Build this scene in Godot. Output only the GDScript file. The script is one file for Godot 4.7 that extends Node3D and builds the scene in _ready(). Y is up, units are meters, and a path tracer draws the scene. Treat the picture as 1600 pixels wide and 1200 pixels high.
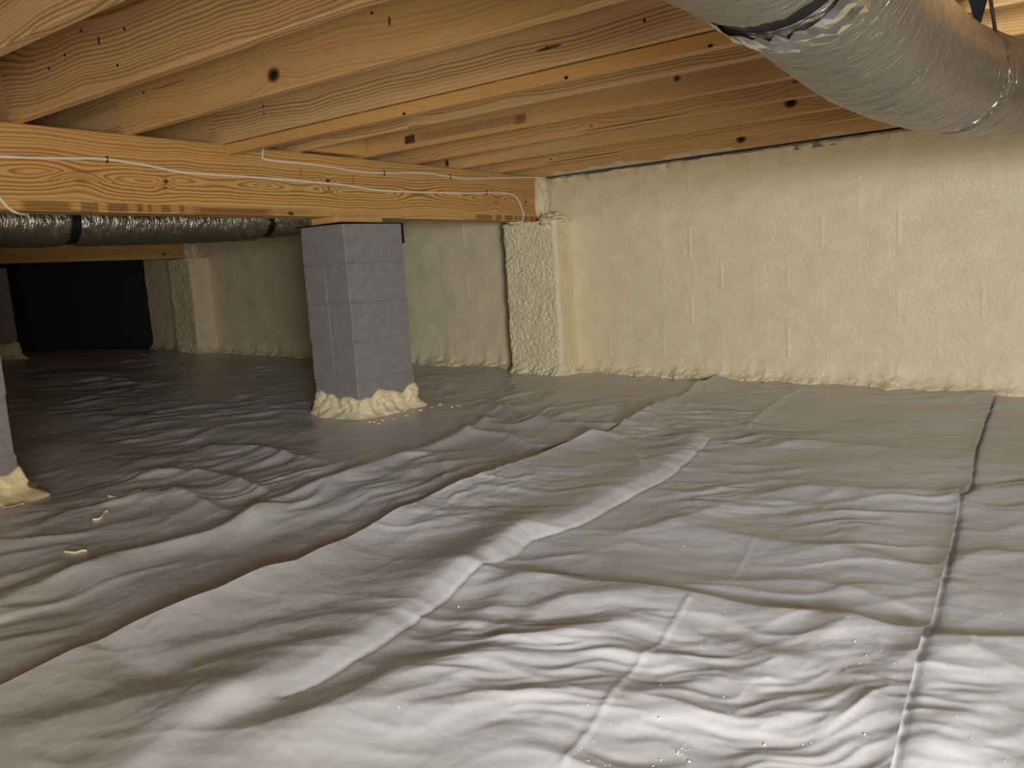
extends Node3D

const CH := 0.869          # eye height above the ground below the camera; heights below are given from the eye
const JH := 0.585          # underside of the floor joists
const GB := 0.299          # underside of the girders
const GZ := -2.88          # face of the near girder
const WX := 4.60           # foam face of the right wall
const PX := 4.40           # foam face of its pilasters
const ZEND := -7.7

var rng := RandomNumberGenerator.new()
var M := {}
var used := {}
var nz := {}
var tops := []
var crumbs: SurfaceTool

# ------------------------------------------------------------------ naming
func numbered(called: String) -> String:
	if not used.has(called):
		used[called] = 0
		return called
	used[called] += 1
	return "%s_%03d" % [called, used[called]]

func tag(o: Node, label: String, category: String, group := "") -> Node:
	o.set_meta("label", label)
	o.set_meta("category", category)
	if group != "":
		o.set_meta("group", group)
	return o

func thing(called: String, label: String, category: String, at := Vector3.ZERO, group := "") -> Node3D:
	var o := Node3D.new()
	o.name = numbered(called)
	add_child(o)
	o.position = at
	tag(o, label, category, group)
	return o

func put(called: String, mesh: Mesh, mat: Material, parent: Node = null, kind := "") -> MeshInstance3D:
	var o := MeshInstance3D.new()
	o.mesh = mesh
	o.material_override = mat
	o.cast_shadow = GeometryInstance3D.SHADOW_CASTING_SETTING_ON
	if parent == null:
		o.name = numbered(called)
		add_child(o)
	else:
		o.name = called
		parent.add_child(o, true)
	if kind != "":
		o.set_meta("kind", kind)
	return o

# ------------------------------------------------------------------ noise
func noise(s: int, freq: float, oct := 3, type := FastNoiseLite.TYPE_SIMPLEX_SMOOTH) -> FastNoiseLite:
	var n := FastNoiseLite.new()
	n.seed = s
	n.noise_type = type
	n.frequency = freq
	n.fractal_type = FastNoiseLite.FRACTAL_FBM if oct > 1 else FastNoiseLite.FRACTAL_NONE
	n.fractal_octaves = oct
	return n

func noise_tex(s: int, freq: float, size := 512, oct := 4, type := FastNoiseLite.TYPE_SIMPLEX_SMOOTH, ramp: Gradient = null) -> NoiseTexture2D:
	var t := NoiseTexture2D.new()
	t.width = size
	t.height = size
	t.seamless = true
	t.noise = noise(s, freq, oct, type)
	if ramp:
		t.color_ramp = ramp
	return t

func ramp2(a: Color, b: Color) -> Gradient:
	var g := Gradient.new()
	g.set_color(0, a)
	g.set_color(1, b)
	return g

# ------------------------------------------------------------------ meshes
func grid_mesh(pts: PackedVector3Array, nu: int, nv: int, flip := false, uvs := PackedVector2Array(), closed_u := false) -> ArrayMesh:
	# pts[i * nv + j], i along u; smooth normals
	var nrm := PackedVector3Array()
	nrm.resize(pts.size())
	for i in nu:
		var ia := i - 1
		var ib := i + 1
		if closed_u:
			ia = (i - 1 + nu - 1) % (nu - 1) if i == 0 or i == nu - 1 else i - 1
			ib = 1 if i == nu - 1 else i + 1
			if i == 0: ia = nu - 2
		else:
			ia = maxi(ia, 0)
			ib = mini(ib, nu - 1)
		for j in nv:
			var du := pts[ib * nv + j] - pts[ia * nv + j]
			var dv := pts[i * nv + mini(j + 1, nv - 1)] - pts[i * nv + maxi(j - 1, 0)]
			var n := dv.cross(du)
			nrm[i * nv + j] = (n if not flip else -n).normalized()
	var idx := PackedInt32Array()
	idx.resize((nu - 1) * (nv - 1) * 6)
	var k := 0
	for i in nu - 1:
		for j in nv - 1:
			var a := i * nv + j
			var b := a + nv
			if flip:
				idx[k] = a; idx[k + 1] = a + 1; idx[k + 2] = b
				idx[k + 3] = b; idx[k + 4] = a + 1; idx[k + 5] = b + 1
			else:
				idx[k] = a; idx[k + 1] = b; idx[k + 2] = a + 1
				idx[k + 3] = b; idx[k + 4] = b + 1; idx[k + 5] = a + 1
			k += 6
	var arr := []
	arr.resize(Mesh.ARRAY_MAX)
	arr[Mesh.ARRAY_VERTEX] = pts
	arr[Mesh.ARRAY_NORMAL] = nrm
	if uvs.size():
		arr[Mesh.ARRAY_TEX_UV] = uvs
	arr[Mesh.ARRAY_INDEX] = idx
	var m := ArrayMesh.new()
	m.add_surface_from_arrays(Mesh.PRIMITIVE_TRIANGLES, arr)
	return m

func tri(st: SurfaceTool, a: Vector3, b: Vector3, c: Vector3, out: Vector3, ua := Vector2.ZERO, ub := Vector2.ZERO, uc := Vector2.ZERO) -> void:
	# flat triangle whose front looks along out
	var n := (b - a).cross(c - a)
	if n.dot(out) > 0.0:
		var t := b; b = c; c = t
		var tu := ub; ub = uc; uc = tu
		n = -n
	var nn := -n.normalized()
	for p in [[a, ua], [b, ub], [c, uc]]:
		st.set_normal(nn)
		st.set_uv(p[1])
		st.add_vertex(p[0])

func quad(st: SurfaceTool, a: Vector3, b: Vector3, c: Vector3, d: Vector3, out: Vector3, ua := Vector2.ZERO, ub := Vector2.ZERO, uc := Vector2.ZERO, ud := Vector2.ZERO) -> void:
	tri(st, a, b, c, out, ua, ub, uc)
	tri(st, a, c, d, out, ua, uc, ud)

func begin() -> SurfaceTool:
	var st := SurfaceTool.new()
	st.begin(Mesh.PRIMITIVE_TRIANGLES)
	return st

func box(st: SurfaceTool, lo: Vector3, hi: Vector3, c := 0.003) -> void:
	# box with chamfered edges
	var mid := (lo + hi) / 2.0
	var h := (hi - lo) / 2.0
	c = minf(c, minf(h.x, minf(h.y, h.z)) * 0.8)
	for ax in 3:
		var b := (ax + 1) % 3
		var d := (ax + 2) % 3
		for s in [-1.0, 1.0]:
			var n := Vector3.ZERO
			n[ax] = s
			var q: Array[Vector3] = []
			for k in [[-1, -1], [1, -1], [1, 1], [-1, 1]]:
				var p := mid
				p[ax] += s * h[ax]
				p[b] += k[0] * (h[b] - c)
				p[d] += k[1] * (h[d] - c)
				q.append(p)
			quad(st, q[0], q[1], q[2], q[3], n)
		# edges along ax
		for sb in [-1.0, 1.0]:
			for sd in [-1.0, 1.0]:
				var n2 := Vector3.ZERO
				n2[b] = sb
				n2[d] = sd
				var p0 := mid
				p0[b] += sb * h[b]
				p0[d] += sd * (h[d] - c)
				var p1 := mid
				p1[b] += sb * (h[b] - c)
				p1[d] += sd * h[d]
				var e := Vector3.ZERO
				e[ax] = h[ax] - c
				quad(st, p0 - e, p0 + e, p1 + e, p1 - e, n2)
	for sx in [-1.0, 1.0]:
		for sy in [-1.0, 1.0]:
			for sz in [-1.0, 1.0]:
				var s3 := Vector3(sx, sy, sz)
				var k := mid + s3 * h
				tri(st, k - Vector3(0, sy * c, sz * c), k - Vector3(sx * c, 0, sz * c), k - Vector3(sx * c, sy * c, 0), s3)

func box_mesh(lo: Vector3, hi: Vector3, c := 0.003) -> ArrayMesh:
	var st := begin()
	box(st, lo, hi, c)
	return st.commit()

func board_mesh(lo: Vector3, hi: Vector3, ax: int, c := 0.0035, span := 2.5, from := 0.0, wide := 0.286, skew := 0.0) -> ArrayMesh:
	# a sawn board along axis ax (0 or 2) with eased edges; v of the texture runs up the broad face, u along the length
	var st := begin()
	var o := 2 if ax == 0 else 0
	var prof := [Vector2(lo[o] + c, lo.y), Vector2(lo[o], lo.y + c), Vector2(lo[o], hi.y - c), Vector2(lo[o] + c, hi.y), Vector2(hi[o] - c, hi.y), Vector2(hi[o], hi.y - c), Vector2(hi[o], lo.y + c), Vector2(hi[o] - c, lo.y)]
	var nn := [Vector2(-1, -1), Vector2(-1, 0), Vector2(-1, 1), Vector2(0, 1), Vector2(1, 1), Vector2(1, 0), Vector2(1, -1), Vector2(0, -1)]
	var segs := 10
	for k in 8:
		var p: Vector2 = prof[k]
		var q: Vector2 = prof[(k + 1) % 8]
		var n: Vector3 = Vector3.ZERO
		n[o] = nn[k].x
		n.y = nn[k].y
		for s in segs:
			var a0 := lerpf(lo[ax], hi[ax], s / float(segs))
			var a1 := lerpf(lo[ax], hi[ax], (s + 1) / float(segs))
			var v := [Vector3.ZERO, Vector3.ZERO, Vector3.ZERO, Vector3.ZERO]
			var u := [Vector2.ZERO, Vector2.ZERO, Vector2.ZERO, Vector2.ZERO]
			for w in 4:
				var pr := p if w == 0 or w == 3 else q
				var aa := a0 if w < 2 else a1
				v[w][ax] = aa
				v[w][o] = pr.x
				v[w].y = pr.y
				var vv := (pr.y - lo.y) / wide
				if k == 7 or k == 3:
					vv = 0.02 + (pr.x - lo[o]) / wide * 0.6
				u[w] = Vector2((aa - from) / span, 1.0 - vv)
			quad(st, v[0], v[1], v[2], v[3], n, u[0], u[1], u[2], u[3])
	for s in [0, 1]:
		var aa: float = hi[ax] if s else lo[ax]
		var n := Vector3.ZERO
		n[ax] = 1.0 if s else -1.0
		var mid := Vector3.ZERO
		mid[ax] = aa
		mid[o] = (lo[o] + hi[o]) / 2.0
		mid.y = (lo.y + hi.y) / 2.0
		for k in 8:
			var p := mid
			var q := mid
			p[o] = prof[k].x; p.y = prof[k].y
			q[o] = prof[(k + 1) % 8].x; q.y = prof[(k + 1) % 8].y
			tri(st, mid, p, q, n, Vector2(0.5, 0.5), Vector2(0.5 + (p[o] - mid[o]), 0.5 + (p.y - mid.y) * 0.2), Vector2(0.5 + (q[o] - mid[o]), 0.5 + (q.y - mid.y) * 0.2))
	return st.commit()

func smooth_path(ctrl: Array, step: float) -> PackedVector3Array:
	var c := Curve3D.new()
	c.bake_interval = step
	for i in ctrl.size():
		var p: Vector3 = ctrl[i]
		var a: Vector3 = ctrl[maxi(i - 1, 0)]
		var b: Vector3 = ctrl[mini(i + 1, ctrl.size() - 1)]
		var t := (b - a) / 6.0
		c.add_point(p, -t, t)
	return c.get_baked_points()

func tube(ctrl: Array, rx: float, ry: float, step := 0.02, sides := 10) -> ArrayMesh:
	var pts := smooth_path(ctrl, step)
	var n := pts.size()
	var out := PackedVector3Array()
	for i in n:
		var t := (pts[mini(i + 1, n - 1)] - pts[maxi(i - 1, 0)]).normalized()
		var side := t.cross(Vector3(0, 0, 1))
		if side.length() < 0.1:
			side = t.cross(Vector3(0, 1, 0))
		side = side.normalized()
		var up := side.cross(t).normalized()
		for j in sides + 1:
			var a := TAU * j / sides
			out.append(pts[i] + side * cos(a) * ry + up * sin(a) * rx)
	return grid_mesh(out, n, sides + 1, true)

# ------------------------------------------------------------------ wood
const WU := 1400
const WV := 168

func wood_tex(s: int, light: Color, dark: Color, pith_v: float, depth: float, slope: float, ring: float, contrast: float, knots := [], marks := []) -> ImageTexture:
	# plain-sawn pine: growth rings round a pith that wanders, cut by the board's face; a board is 2.5 m by 0.286 m
	var na := noise(s, 1.1, 3)
	var nb := noise(s + 7, 1.0, 2)
	var nf := noise(s + 13, 1.0, 3)
	var data := PackedByteArray()
	data.resize(WU * WV * 3)
	var wob := PackedFloat32Array()
	var wob2 := PackedFloat32Array()
	for i in WU:
		var u := 2.5 * i / WU
		wob.append(0.035 * na.get_noise_2d(u * 0.9, 3.0) + 0.0022 * na.get_noise_2d(u * 5.0, 40.0))
		wob2.append(depth + slope * (u - 1.25) + 0.035 * nb.get_noise_2d(u * 1.3, 9.0))
	for j in WV:
		var v := 0.286 * j / WV
		for i in WU:
			var u := 2.5 * i / WU
			var vv := v
			var extra := 0.0
			var core := 0.0
			for kn in knots:
				var du: float = (u - kn[0]) / (kn[2] * 3.2)
				var dv: float = (v - kn[1]) / (kn[2] * 2.0)
				var e := du * du + dv * dv
				if e < 6.0:
					var w := exp(-e)
					extra += w * kn[2] * 1.5
					vv += (1.0 if v > kn[1] else -1.0) * w * kn[2] * -0.5
					var du2: float = (u - kn[0]) / kn[2]
					var dv2: float = (v - kn[1]) / (kn[2] * kn[3])
					var rr := sqrt(du2 * du2 + dv2 * dv2)
					core = maxf(core, clampf(1.15 - rr, 0.0, 1.0) * kn[4])
			var a := vv - pith_v + wob[i]
			var b := wob2[i]
			var r := sqrt(a * a + b * b) + extra + 0.0012 * nf.get_noise_2d(u * 5.0, v * 40.0)
			var rq := r / ring + 1.1 * nb.get_noise_2d(r * 9.0, 50.0)
			var t := fposmod(rq, 1.0)
			var d := 0.0
			if t < 0.78:
				d = pow(t / 0.78, 2.6)
			else:
				d = 1.0 - (t - 0.78) / 0.22
			d *= contrast * clampf(0.72 + 1.1 * nb.get_noise_2d(r * 14.0, 77.0), 0.2, 1.0)
			var fib := 0.05 * nf.get_noise_2d(u * 14.0, v * 900.0) + 0.05 * nf.get_noise_2d(u * 1.2 + 30.0, v * 12.0)
			var c := light.lerp(dark, clampf(d + fib, 0.0, 1.0))
			if core > 0.0:
				c = c.lerp(Color(0.16, 0.075, 0.03), clampf(core * 1.3, 0.0, 0.95))
			var k := (j * WU + i) * 3
			data[k] = int(clampf(c.r * (1.0 + fib), 0.0, 1.0) * 255.0)
			data[k + 1] = int(clampf(c.g * (1.0 + fib), 0.0, 1.0) * 255.0)
			data[k + 2] = int(clampf(c.b * (1.0 + fib), 0.0, 1.0) * 255.0)
	for mk in marks:   # stains, stamps and bark bruises: u, v, half length, half height, darkness
		var i0 := maxi(int((mk[0] - mk[2]) / 2.5 * WU), 0)
		var i1 := mini(int((mk[0] + mk[2]) / 2.5 * WU) + 1, WU)
		var j0 := maxi(int((mk[1] - mk[3]) / 0.286 * WV), 0)
		var j1 := mini(int((mk[1] + mk[3]) / 0.286 * WV) + 1, WV)
		for j in range(j0, j1):
			for i in range(i0, i1):
				var u := 2.5 * i / WU
				var v := 0.286 * j / WV
				var q := maxf(absf(u - mk[0]) / mk[2], absf(v - mk[1]) / mk[3]) if mk.size() > 5 else Vector2((u - mk[0]) / mk[2], (v - mk[1]) / mk[3]).length()
				var g := clampf((1.0 - q) * 4.0 + 0.5 * nf.get_noise_2d(u * 60.0, v * 120.0), 0.0, 1.0)
				if mk.size() > 5 and mk[5] > 1:
					g *= clampf(0.5 + 3.0 * nf.get_noise_2d(u * 200.0, v * 260.0), 0.0, 1.0)
				g *= mk[4]
				var k := (j * WU + i) * 3
				data[k] = int(lerpf(data[k], 62.0, g))
				data[k + 1] = int(lerpf(data[k + 1], 36.0, g))
				data[k + 2] = int(lerpf(data[k + 2], 18.0, g))
	var im := Image.create_from_data(WU, WV, false, Image.FORMAT_RGB8, data)
	im.flip_y()   # row 0 is the top of the board
	return ImageTexture.create_from_image(im)

func wood_mat(t: Texture2D, tint := Color.WHITE) -> StandardMaterial3D:
	var m := StandardMaterial3D.new()
	m.albedo_texture = t
	m.albedo_color = tint
	m.roughness = 0.62
	m.metallic_specular = 0.35
	return m

# ------------------------------------------------------------------ ground
func fy(x: float, z: float) -> float:
	var zc := maxf(z, -8.0)
	return CH - 0.869 + 0.02 * x - 0.105 * zc + 0.017 * x * zc + (0.0 if z < 0.3 else 0.06 * (z - 0.3))

# ridges: [height, width on the camera's side, width on the far side, crest sharpness 0..1, offset of the crest, points x z ...]
var ridges := [
	[0.022, 0.040, 0.090, 0.0, -0.050, [0.633, -1.155, 0.709, -1.166, 0.791, -1.175]],
	[0.028, 0.044, 0.110, 0.0, -0.055, [0.851, -1.145, 0.932, -1.127, 1.064, -1.131, 1.223, -1.153, 1.438, -1.177, 1.612, -1.177, 1.742, -1.198]],
	[0.032, 0.044, 0.110, 0.0, -0.055, [1.612, -1.177, 1.742, -1.198, 1.917, -1.148, 2.191, -1.145, 2.435, -1.125, 2.777, -1.155, 3.088, -1.193]],
	[-0.010, 0.008, 0.006, 0.8, 0.0, [0.851, -1.145, 0.932, -1.127, 1.064, -1.131, 1.223, -1.153, 1.438, -1.177, 1.612, -1.177, 1.742, -1.198, 1.917, -1.148, 2.191, -1.145, 2.435, -1.125, 2.777, -1.155, 3.088, -1.193]],
	[0.030, 0.055, 0.060, 0.5, -0.030, [0.40, -1.93, 0.713, -1.933, 1.033, -1.982, 1.278, -1.941, 1.439, -1.952]],
	[0.036, 0.045, 0.060, 0.5, -0.030, [1.439, -1.952, 1.559, -2.005, 1.897, -2.021, 2.227, -2.044, 2.475, -2.078, 2.922, -2.178]],
	[0.034, 0.110, 0.040, 0.3, 0.0, [1.50, -1.13, 1.566, -0.901, 1.629, -0.714, 1.675, -0.474, 1.703, -0.363, 1.699, -0.270, 1.759, -0.170, 1.835, -0.063, 1.95, 0.15]],
	[0.020, 0.080, 0.050, 0.6, 0.0, [3.021, -1.181, 2.978, -1.016, 3.069, -0.915, 3.189, -0.802, 3.218, -0.667]],
	[0.024, 0.070, 0.050, 0.4, 0.0, [2.481, -0.783, 2.584, -0.715, 2.622, -0.601, 2.651, -0.481, 2.728, -0.376, 2.787, -0.288, 2.910, -0.203, 2.975, -0.113]],
	[0.022, 0.090, 0.050, 0.3, 0.0, [2.085, -0.804, 2.087, -0.696, 2.092, -0.573, 2.116, -0.450, 2.086, -0.302]],
	[0.012, 0.040, 0.040, 0.5, 0.0, [1.794, -0.662, 1.875, -0.534, 1.888, -0.432, 1.857, -0.305]],
	[0.018, 0.060, 0.040, 0.2, 0.0, [1.251, -0.589, 1.357, -0.518, 1.505, -0.428, 1.648, -0.378]],
	[0.016, 0.080, 0.040, 0.2, 0.0, [1.231, -0.508, 1.342, -0.382, 1.433, -0.232]],
	[0.016, 0.080, 0.040, 0.2, 0.0, [1.209, -0.899, 1.285, -0.856, 1.351, -0.774, 1.362, -0.679]],
	[0.030, 0.050, 0.040, 0.7, 0.0, [2.70, -2.1, 2.707, -1.933, 2.620, -1.739, 2.744, -1.642, 2.842, -1.566]],
	[0.040, 0.080, 0.030, 0.6, 0.0, [3.192, -2.307, 3.059, -2.067, 2.976, -1.879, 3.078, -1.658]],
	[0.030, 0.060, 0.050, 0.6, 0.0, [2.916, -2.297, 2.846, -2.064, 3.029, -1.977, 3.431, -1.896]],
	[0.006, 0.012, 0.012, 1.0, 0.0, [4.030, -1.693, 3.800, -1.479, 3.617, -1.278]],
	[0.012, 0.030, 0.020, 0.8, 0.0, [4.359, -1.182, 3.990, -1.199, 3.391, -1.154]],
	[0.0055, 0.007, 0.006, 0.6, 0.0, [1.602, -0.688, 1.419, -0.670, 1.265, -0.672, 1.145, -0.658, 0.994, -0.651]],
	[0.0022, 0.007, 0.006, 0.6, 0.0, [2.132, -0.704, 1.945, -0.683, 1.808, -0.667]],
	[-0.018, 0.050, 0.050, 0.2, 0.0, [0.756, -1.60, 0.763, -1.52, 0.760, -1.406]],
	[0.016, 0.080, 0.050, 0.2, 0.0, [0.588, -1.408, 0.717, -1.327, 0.778, -1.227]],
	[0.012, 0.060, 0.040, 0.3, 0.0, [0.894, -1.428, 0.997, -1.376, 1.105, -1.298, 1.148, -1.189]],
	[0.012, 0.060, 0.040, 0.3, 0.0, [0.800, -1.355, 0.930, -1.293, 1.021, -1.209]],
	[0.026, 0.060, 0.040, 0.7, 0.0, [1.870, -2.812, 1.968, -2.664, 1.955, -2.348]],
	[0.026, 0.060, 0.040, 0.7, 0.0, [1.548, -2.588, 1.637, -2.484, 1.619, -2.215]],
	[0.020, 0.060, 0.040, 0.6, 0.0, [1.247, -2.412, 1.415, -2.406, 1.423, -2.179]],
	[0.022, 0.100, 0.045, 0.3, 0.0, [0.789, -1.069, 0.883, -0.998, 0.980, -0.877, 1.095, -0.779]],
	[0.022, 0.100, 0.045, 0.2, 0.0, [1.008, -0.991, 1.161, -0.927, 1.414, -0.936, 1.497, -0.869]],
	[0.018, 0.070, 0.040, 0.3, 0.0, [1.617, -0.220, 1.723, -0.144, 1.699, -0.057]],
	[0.014, 0.060, 0.040, 0.3, 0.0, [1.425, -0.154, 1.543, -0.108, 1.559, -0.051]],
	[0.016, 0.060, 0.040, 0.5, 0.0, [2.213, -0.231, 2.347, -0.171, 2.360, -0.086]],
	[0.014, 0.060, 0.040, 0.5, 0.0, [1.985, -0.992, 2.117, -0.932, 2.246, -0.884]],
	[0.014, 0.060, 0.040, 0.3, 0.0, [1.371, -0.800, 1.461, -0.740, 1.484, -0.635, 1.484, -0.500]],
	[0.022, 0.050, 0.040, 0.8, 0.0, [3.306, -2.115, 3.601, -2.025, 3.811, -1.871]],
	[0.018, 0.050, 0.030, 0.7, 0.0, [2.770, -1.481, 2.697, -1.375, 2.534, -1.256]],
	[0.018, 0.080, 0.050, 0.2, 0.0, [0.858, -1.034, 0.965, -1.015, 1.136, -1.004, 1.408, -1.054]],
]

func ridge_height(r: Array, x: float, z: float) -> float:
	var p: Array = r[5]
	var n := p.size() / 2
	var best := 1e9
	var sd := 0.0
	var along := 0.0
	for k in n - 1:
		var ax: float = p[k * 2]
		var az: float = p[k * 2 + 1]
		var dx: float = p[k * 2 + 2] - ax
		var dz: float = p[k * 2 + 3] - az
		var l := sqrt(dx * dx + dz * dz)
		dx /= l; dz /= l
		var t := clampf((x - ax) * dx + (z - az) * dz, 0.0, l)
		var qx := x - ax - dx * t
		var qz := z - az - dz * t
		var d := qx * qx + qz * qz
		if d < best:
			best = d
			sd = dx * qz - dz * qx
			var over := 0.0
			if k == 0 and t <= 0.0: over = -((x - ax) * dx + (z - az) * dz)
			if k == n - 2 and t >= l: over = (x - ax) * dx + (z - az) * dz - l
			along = maxf(over, 0.0)
	var s := sd - float(r[4])
	var w: float = (r[1] if s > 0.0 else r[2]) * 1.0
	var q := absf(s) / w
	var prof := lerpf(exp(-q * q), exp(-1.4 * q), r[3])
	var f := along / (maxf(r[1], r[2]) * 1.6)
	return 0.62 * r[0] * prof * exp(-f * f)

func crinkle(u: float, v: float, m: float, a: float, b: float) -> float:
	var r1: float = 1.0 - absf(nz.wr.get_noise_2d(u * 1.6, v * 5.0)) * 2.2
	var r2: float = 1.0 - absf(nz.fine.get_noise_2d(u * 4.0, v * 15.0)) * 2.4
	var r3 := clampf(nz.crease.get_noise_2d(u * 1.1, v * 3.2) * 0.5 + 0.5, 0.0, 1.0)
	return a * r1 * (0.2 + m * m) + b * r2 * m * m * m + 0.011 * r3 * r3 * r3 * r3 * (0.25 + 0.75 * m)

func sheet(xs: PackedFloat32Array, ts: PackedFloat32Array, z0: Callable, z1: Callable, lift: Callable) -> ArrayMesh:
	var nx := xs.size()
	var nt := ts.size()
	var pts := PackedVector3Array()
	pts.resize(nx * nt)
	var wa: FastNoiseLite = nz.big
	var wd: FastNoiseLite = nz.mask
	for i in nx:
		var x := xs[i]
		var a: float = z0.call(x)
		var b: float = z1.call(x)
		for j in nt:
			var z := lerpf(a, b, ts[j])
			var far := clampf((-z - 1.3) / 0.5, 0.0, 1.0)       # folds run along the sheet beyond the fold, across it nearer by
			var m := clampf(0.5 + 1.3 * wd.get_noise_2d(x, z), 0.0, 1.0)
			var h := fy(x, z) + 0.016 * wa.get_noise_2d(x, z)
			var du := 0.06 * wa.get_noise_2d(x * 2.0 + 9.0, z * 2.0)
			var dv := 0.05 * wa.get_noise_2d(x * 2.0, z * 2.0 + 31.0)
			if far < 1.0:
				h += (1.0 - far) * crinkle(x * 0.577 + z * 0.816 + du, -x * 0.816 + z * 0.577 + dv, m, 0.0060, 0.0024)
			if far > 0.0:
				h += far * crinkle(x + du, z + dv, m, 0.0060, 0.0022)
			pts[i * nt + j] = Vector3(x, h + float(lift.call(x, z)), z)
	for r in ridges:
		var p: Array = r[5]
		var lo := Vector2(1e9, 1e9)
		var hi := -lo
		for k in p.size() / 2:
			lo = lo.min(Vector2(p[k * 2], p[k * 2 + 1]))
			hi = hi.max(Vector2(p[k * 2], p[k * 2 + 1]))
		var g: float = maxf(r[1], r[2]) * 2.6 + absf(r[4])
		for i in range(clampi(xs.bsearch(lo.x - g) - 1, 0, nx - 1), mini(xs.bsearch(hi.x + g) + 1, nx)):
			for j in nt:
				var q := pts[i * nt + j]
				if q.z > lo.y - g and q.z < hi.y + g:
					q.y += ridge_height(r, q.x, q.z)
					pts[i * nt + j] = q
	tops.append([pts, nx, xs])
	return grid_mesh(pts, nx, nt, false)

var seam_a := [-2.4, -1.60, 0.564, -1.587, 0.752, -1.609, 1.026, -1.590, 1.169, -1.587, 1.238, -1.569, 1.486, -1.605, 1.872, -1.619, 2.251, -1.618, 2.602, -1.617, 2.881, -1.587, 3.350, -1.623, 4.030, -1.693, 4.8, -1.76]
var seam_d := [-2.4, -0.20, 1.295, -0.215, 1.469, -0.221, 1.676, -0.229, 1.748, -0.227, 1.888, -0.231, 2.205, -0.244, 2.808, -0.276, 2.893, -0.259, 3.512, -0.295, 4.192, -0.304, 4.8, -0.31]

func finer(p: Array) -> Array:
	# the same line through three times as many points
	var o := []
	var n := p.size() / 2
	for k in n - 1:
		var i0 := maxi(k - 1, 0)
		var i3 := mini(k + 2, n - 1)
		for q in 3:
			var t := q / 3.0
			for c in 2:
				o.append(cubic_interpolate(p[k * 2 + c], p[k * 2 + 2 + c], p[i0 * 2 + c], p[i3 * 2 + c], t))
	o.append(p[n * 2 - 2])
	o.append(p[n * 2 - 1])
	return o

func seam(p: Array, x: float) -> float:
	for k in p.size() / 2 - 1:
		if x <= p[k * 2 + 2]:
			var t: float = (x - p[k * 2]) / (p[k * 2 + 2] - p[k * 2])
			return lerpf(p[k * 2 + 1], p[k * 2 + 3], clampf(t, 0.0, 1.0))
	return p[p.size() - 1]

func build_ground() -> void:
	nz.big = noise(3, 1.2, 2)
	nz.wr = noise(11, 1.0, 2)
	nz.fine = noise(21, 1.0, 2)
	nz.mask = noise(31, 0.9, 2)
	var cr := noise(37, 1.0, 2)
	cr.fractal_type = FastNoiseLite.FRACTAL_RIDGED
	cr.domain_warp_enabled = true
	cr.domain_warp_fractal_type = FastNoiseLite.DOMAIN_WARP_FRACTAL_NONE
	cr.domain_warp_amplitude = 0.35
	cr.domain_warp_frequency = 0.9
	nz.crease = cr
	for r in ridges:
		r[5] = finer(r[5])
	var xs := PackedFloat32Array()
	var x := -2.29
	while x < 4.59:
		xs.append(x)
		x += 0.06 if x < 0.25 else maxf(0.005, 0.0042 * x)
	xs.append(4.60)
	# the ground itself, under the plastic
	var fl := begin()
	for i in 12:
		for j in 24:
			var c: Array[Vector3] = []
			for k in [[0, 0], [1, 0], [1, 1], [0, 1]]:
				var xx := lerpf(-2.5, 4.9, (i + k[0]) / 12.0)
				var zz := lerpf(-7.9, 2.2, (j + k[1]) / 24.0)
				c.append(Vector3(xx, fy(xx, zz) - 0.07, zz))
			quad(fl, c[0], c[1], c[2], c[3], Vector3.UP)
			quad(fl, c[0] - Vector3(0, 0.15, 0), c[1] - Vector3(0, 0.15, 0), c[2] - Vector3(0, 0.15, 0), c[3] - Vector3(0, 0.15, 0), Vector3.DOWN)
	put("floor", fl.commit(), M.earth, null, "structure")
	# the three sheets of white plastic
	var tf := PackedFloat32Array()
	var z := -7.65
	while z < -1.54:
		tf.append((z + 7.65) / 6.15)
		z += maxf(0.007, 0.0042 * absf(z))
	tf.append(1.0)
	var far := sheet(xs, tf, func(_x): return -7.65, func(q): return seam(seam_a, q) + 0.07, func(_x, _z): return -0.004)
	tag(put("plastic_sheet", far, M.poly), "white plastic ground sheet running back under the girder and round the block piers", "plastic sheet", "")
	var tm := PackedFloat32Array()
	var n := 310
	for k in n + 1:
		var q := k / float(n)
		tm.append(q - 0.022 * sin(TAU * q) )
	var mid := sheet(xs, tm, func(q): return seam(seam_a, q), func(q): return seam(seam_d, q), func(q, w): return mid_lift(q, w))
	tag(put("plastic_sheet", mid, M.poly), "wide plastic ground sheet between the long raised diagonal edge and the straight seam at right", "plastic sheet", "")
	var tn := PackedFloat32Array()
	z = -0.30
	while z < 1.65:
		tn.append((z + 0.30) / 1.99)
		z += 0.006 if z < 0.25 else 0.07
	tn.append(1.0)
	var near := sheet(xs, tn, func(q): return seam(seam_d, q) - 0.05, func(_x): return 1.69, func(q, w): return -0.006 - 0.012 * exp(-absf(w - seam(seam_d, q)) / 0.009))
	tag(put("plastic_sheet", near, M.poly), "plastic ground sheet to the right of the straight dark seam in the right foreground", "plastic sheet", "")

func mid_lift(x: float, z: float) -> float:
	var a := z - seam(seam_a, x)
	var d := seam(seam_d, x) - z
	var k: float = 0.75 + 0.5 * nz.mask.get_noise_2d(x * 2.3, 5.0)
	return 0.004 + 0.036 * k * exp(-a / 0.07) + 0.010 * k * exp(-d / 0.03)

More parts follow.
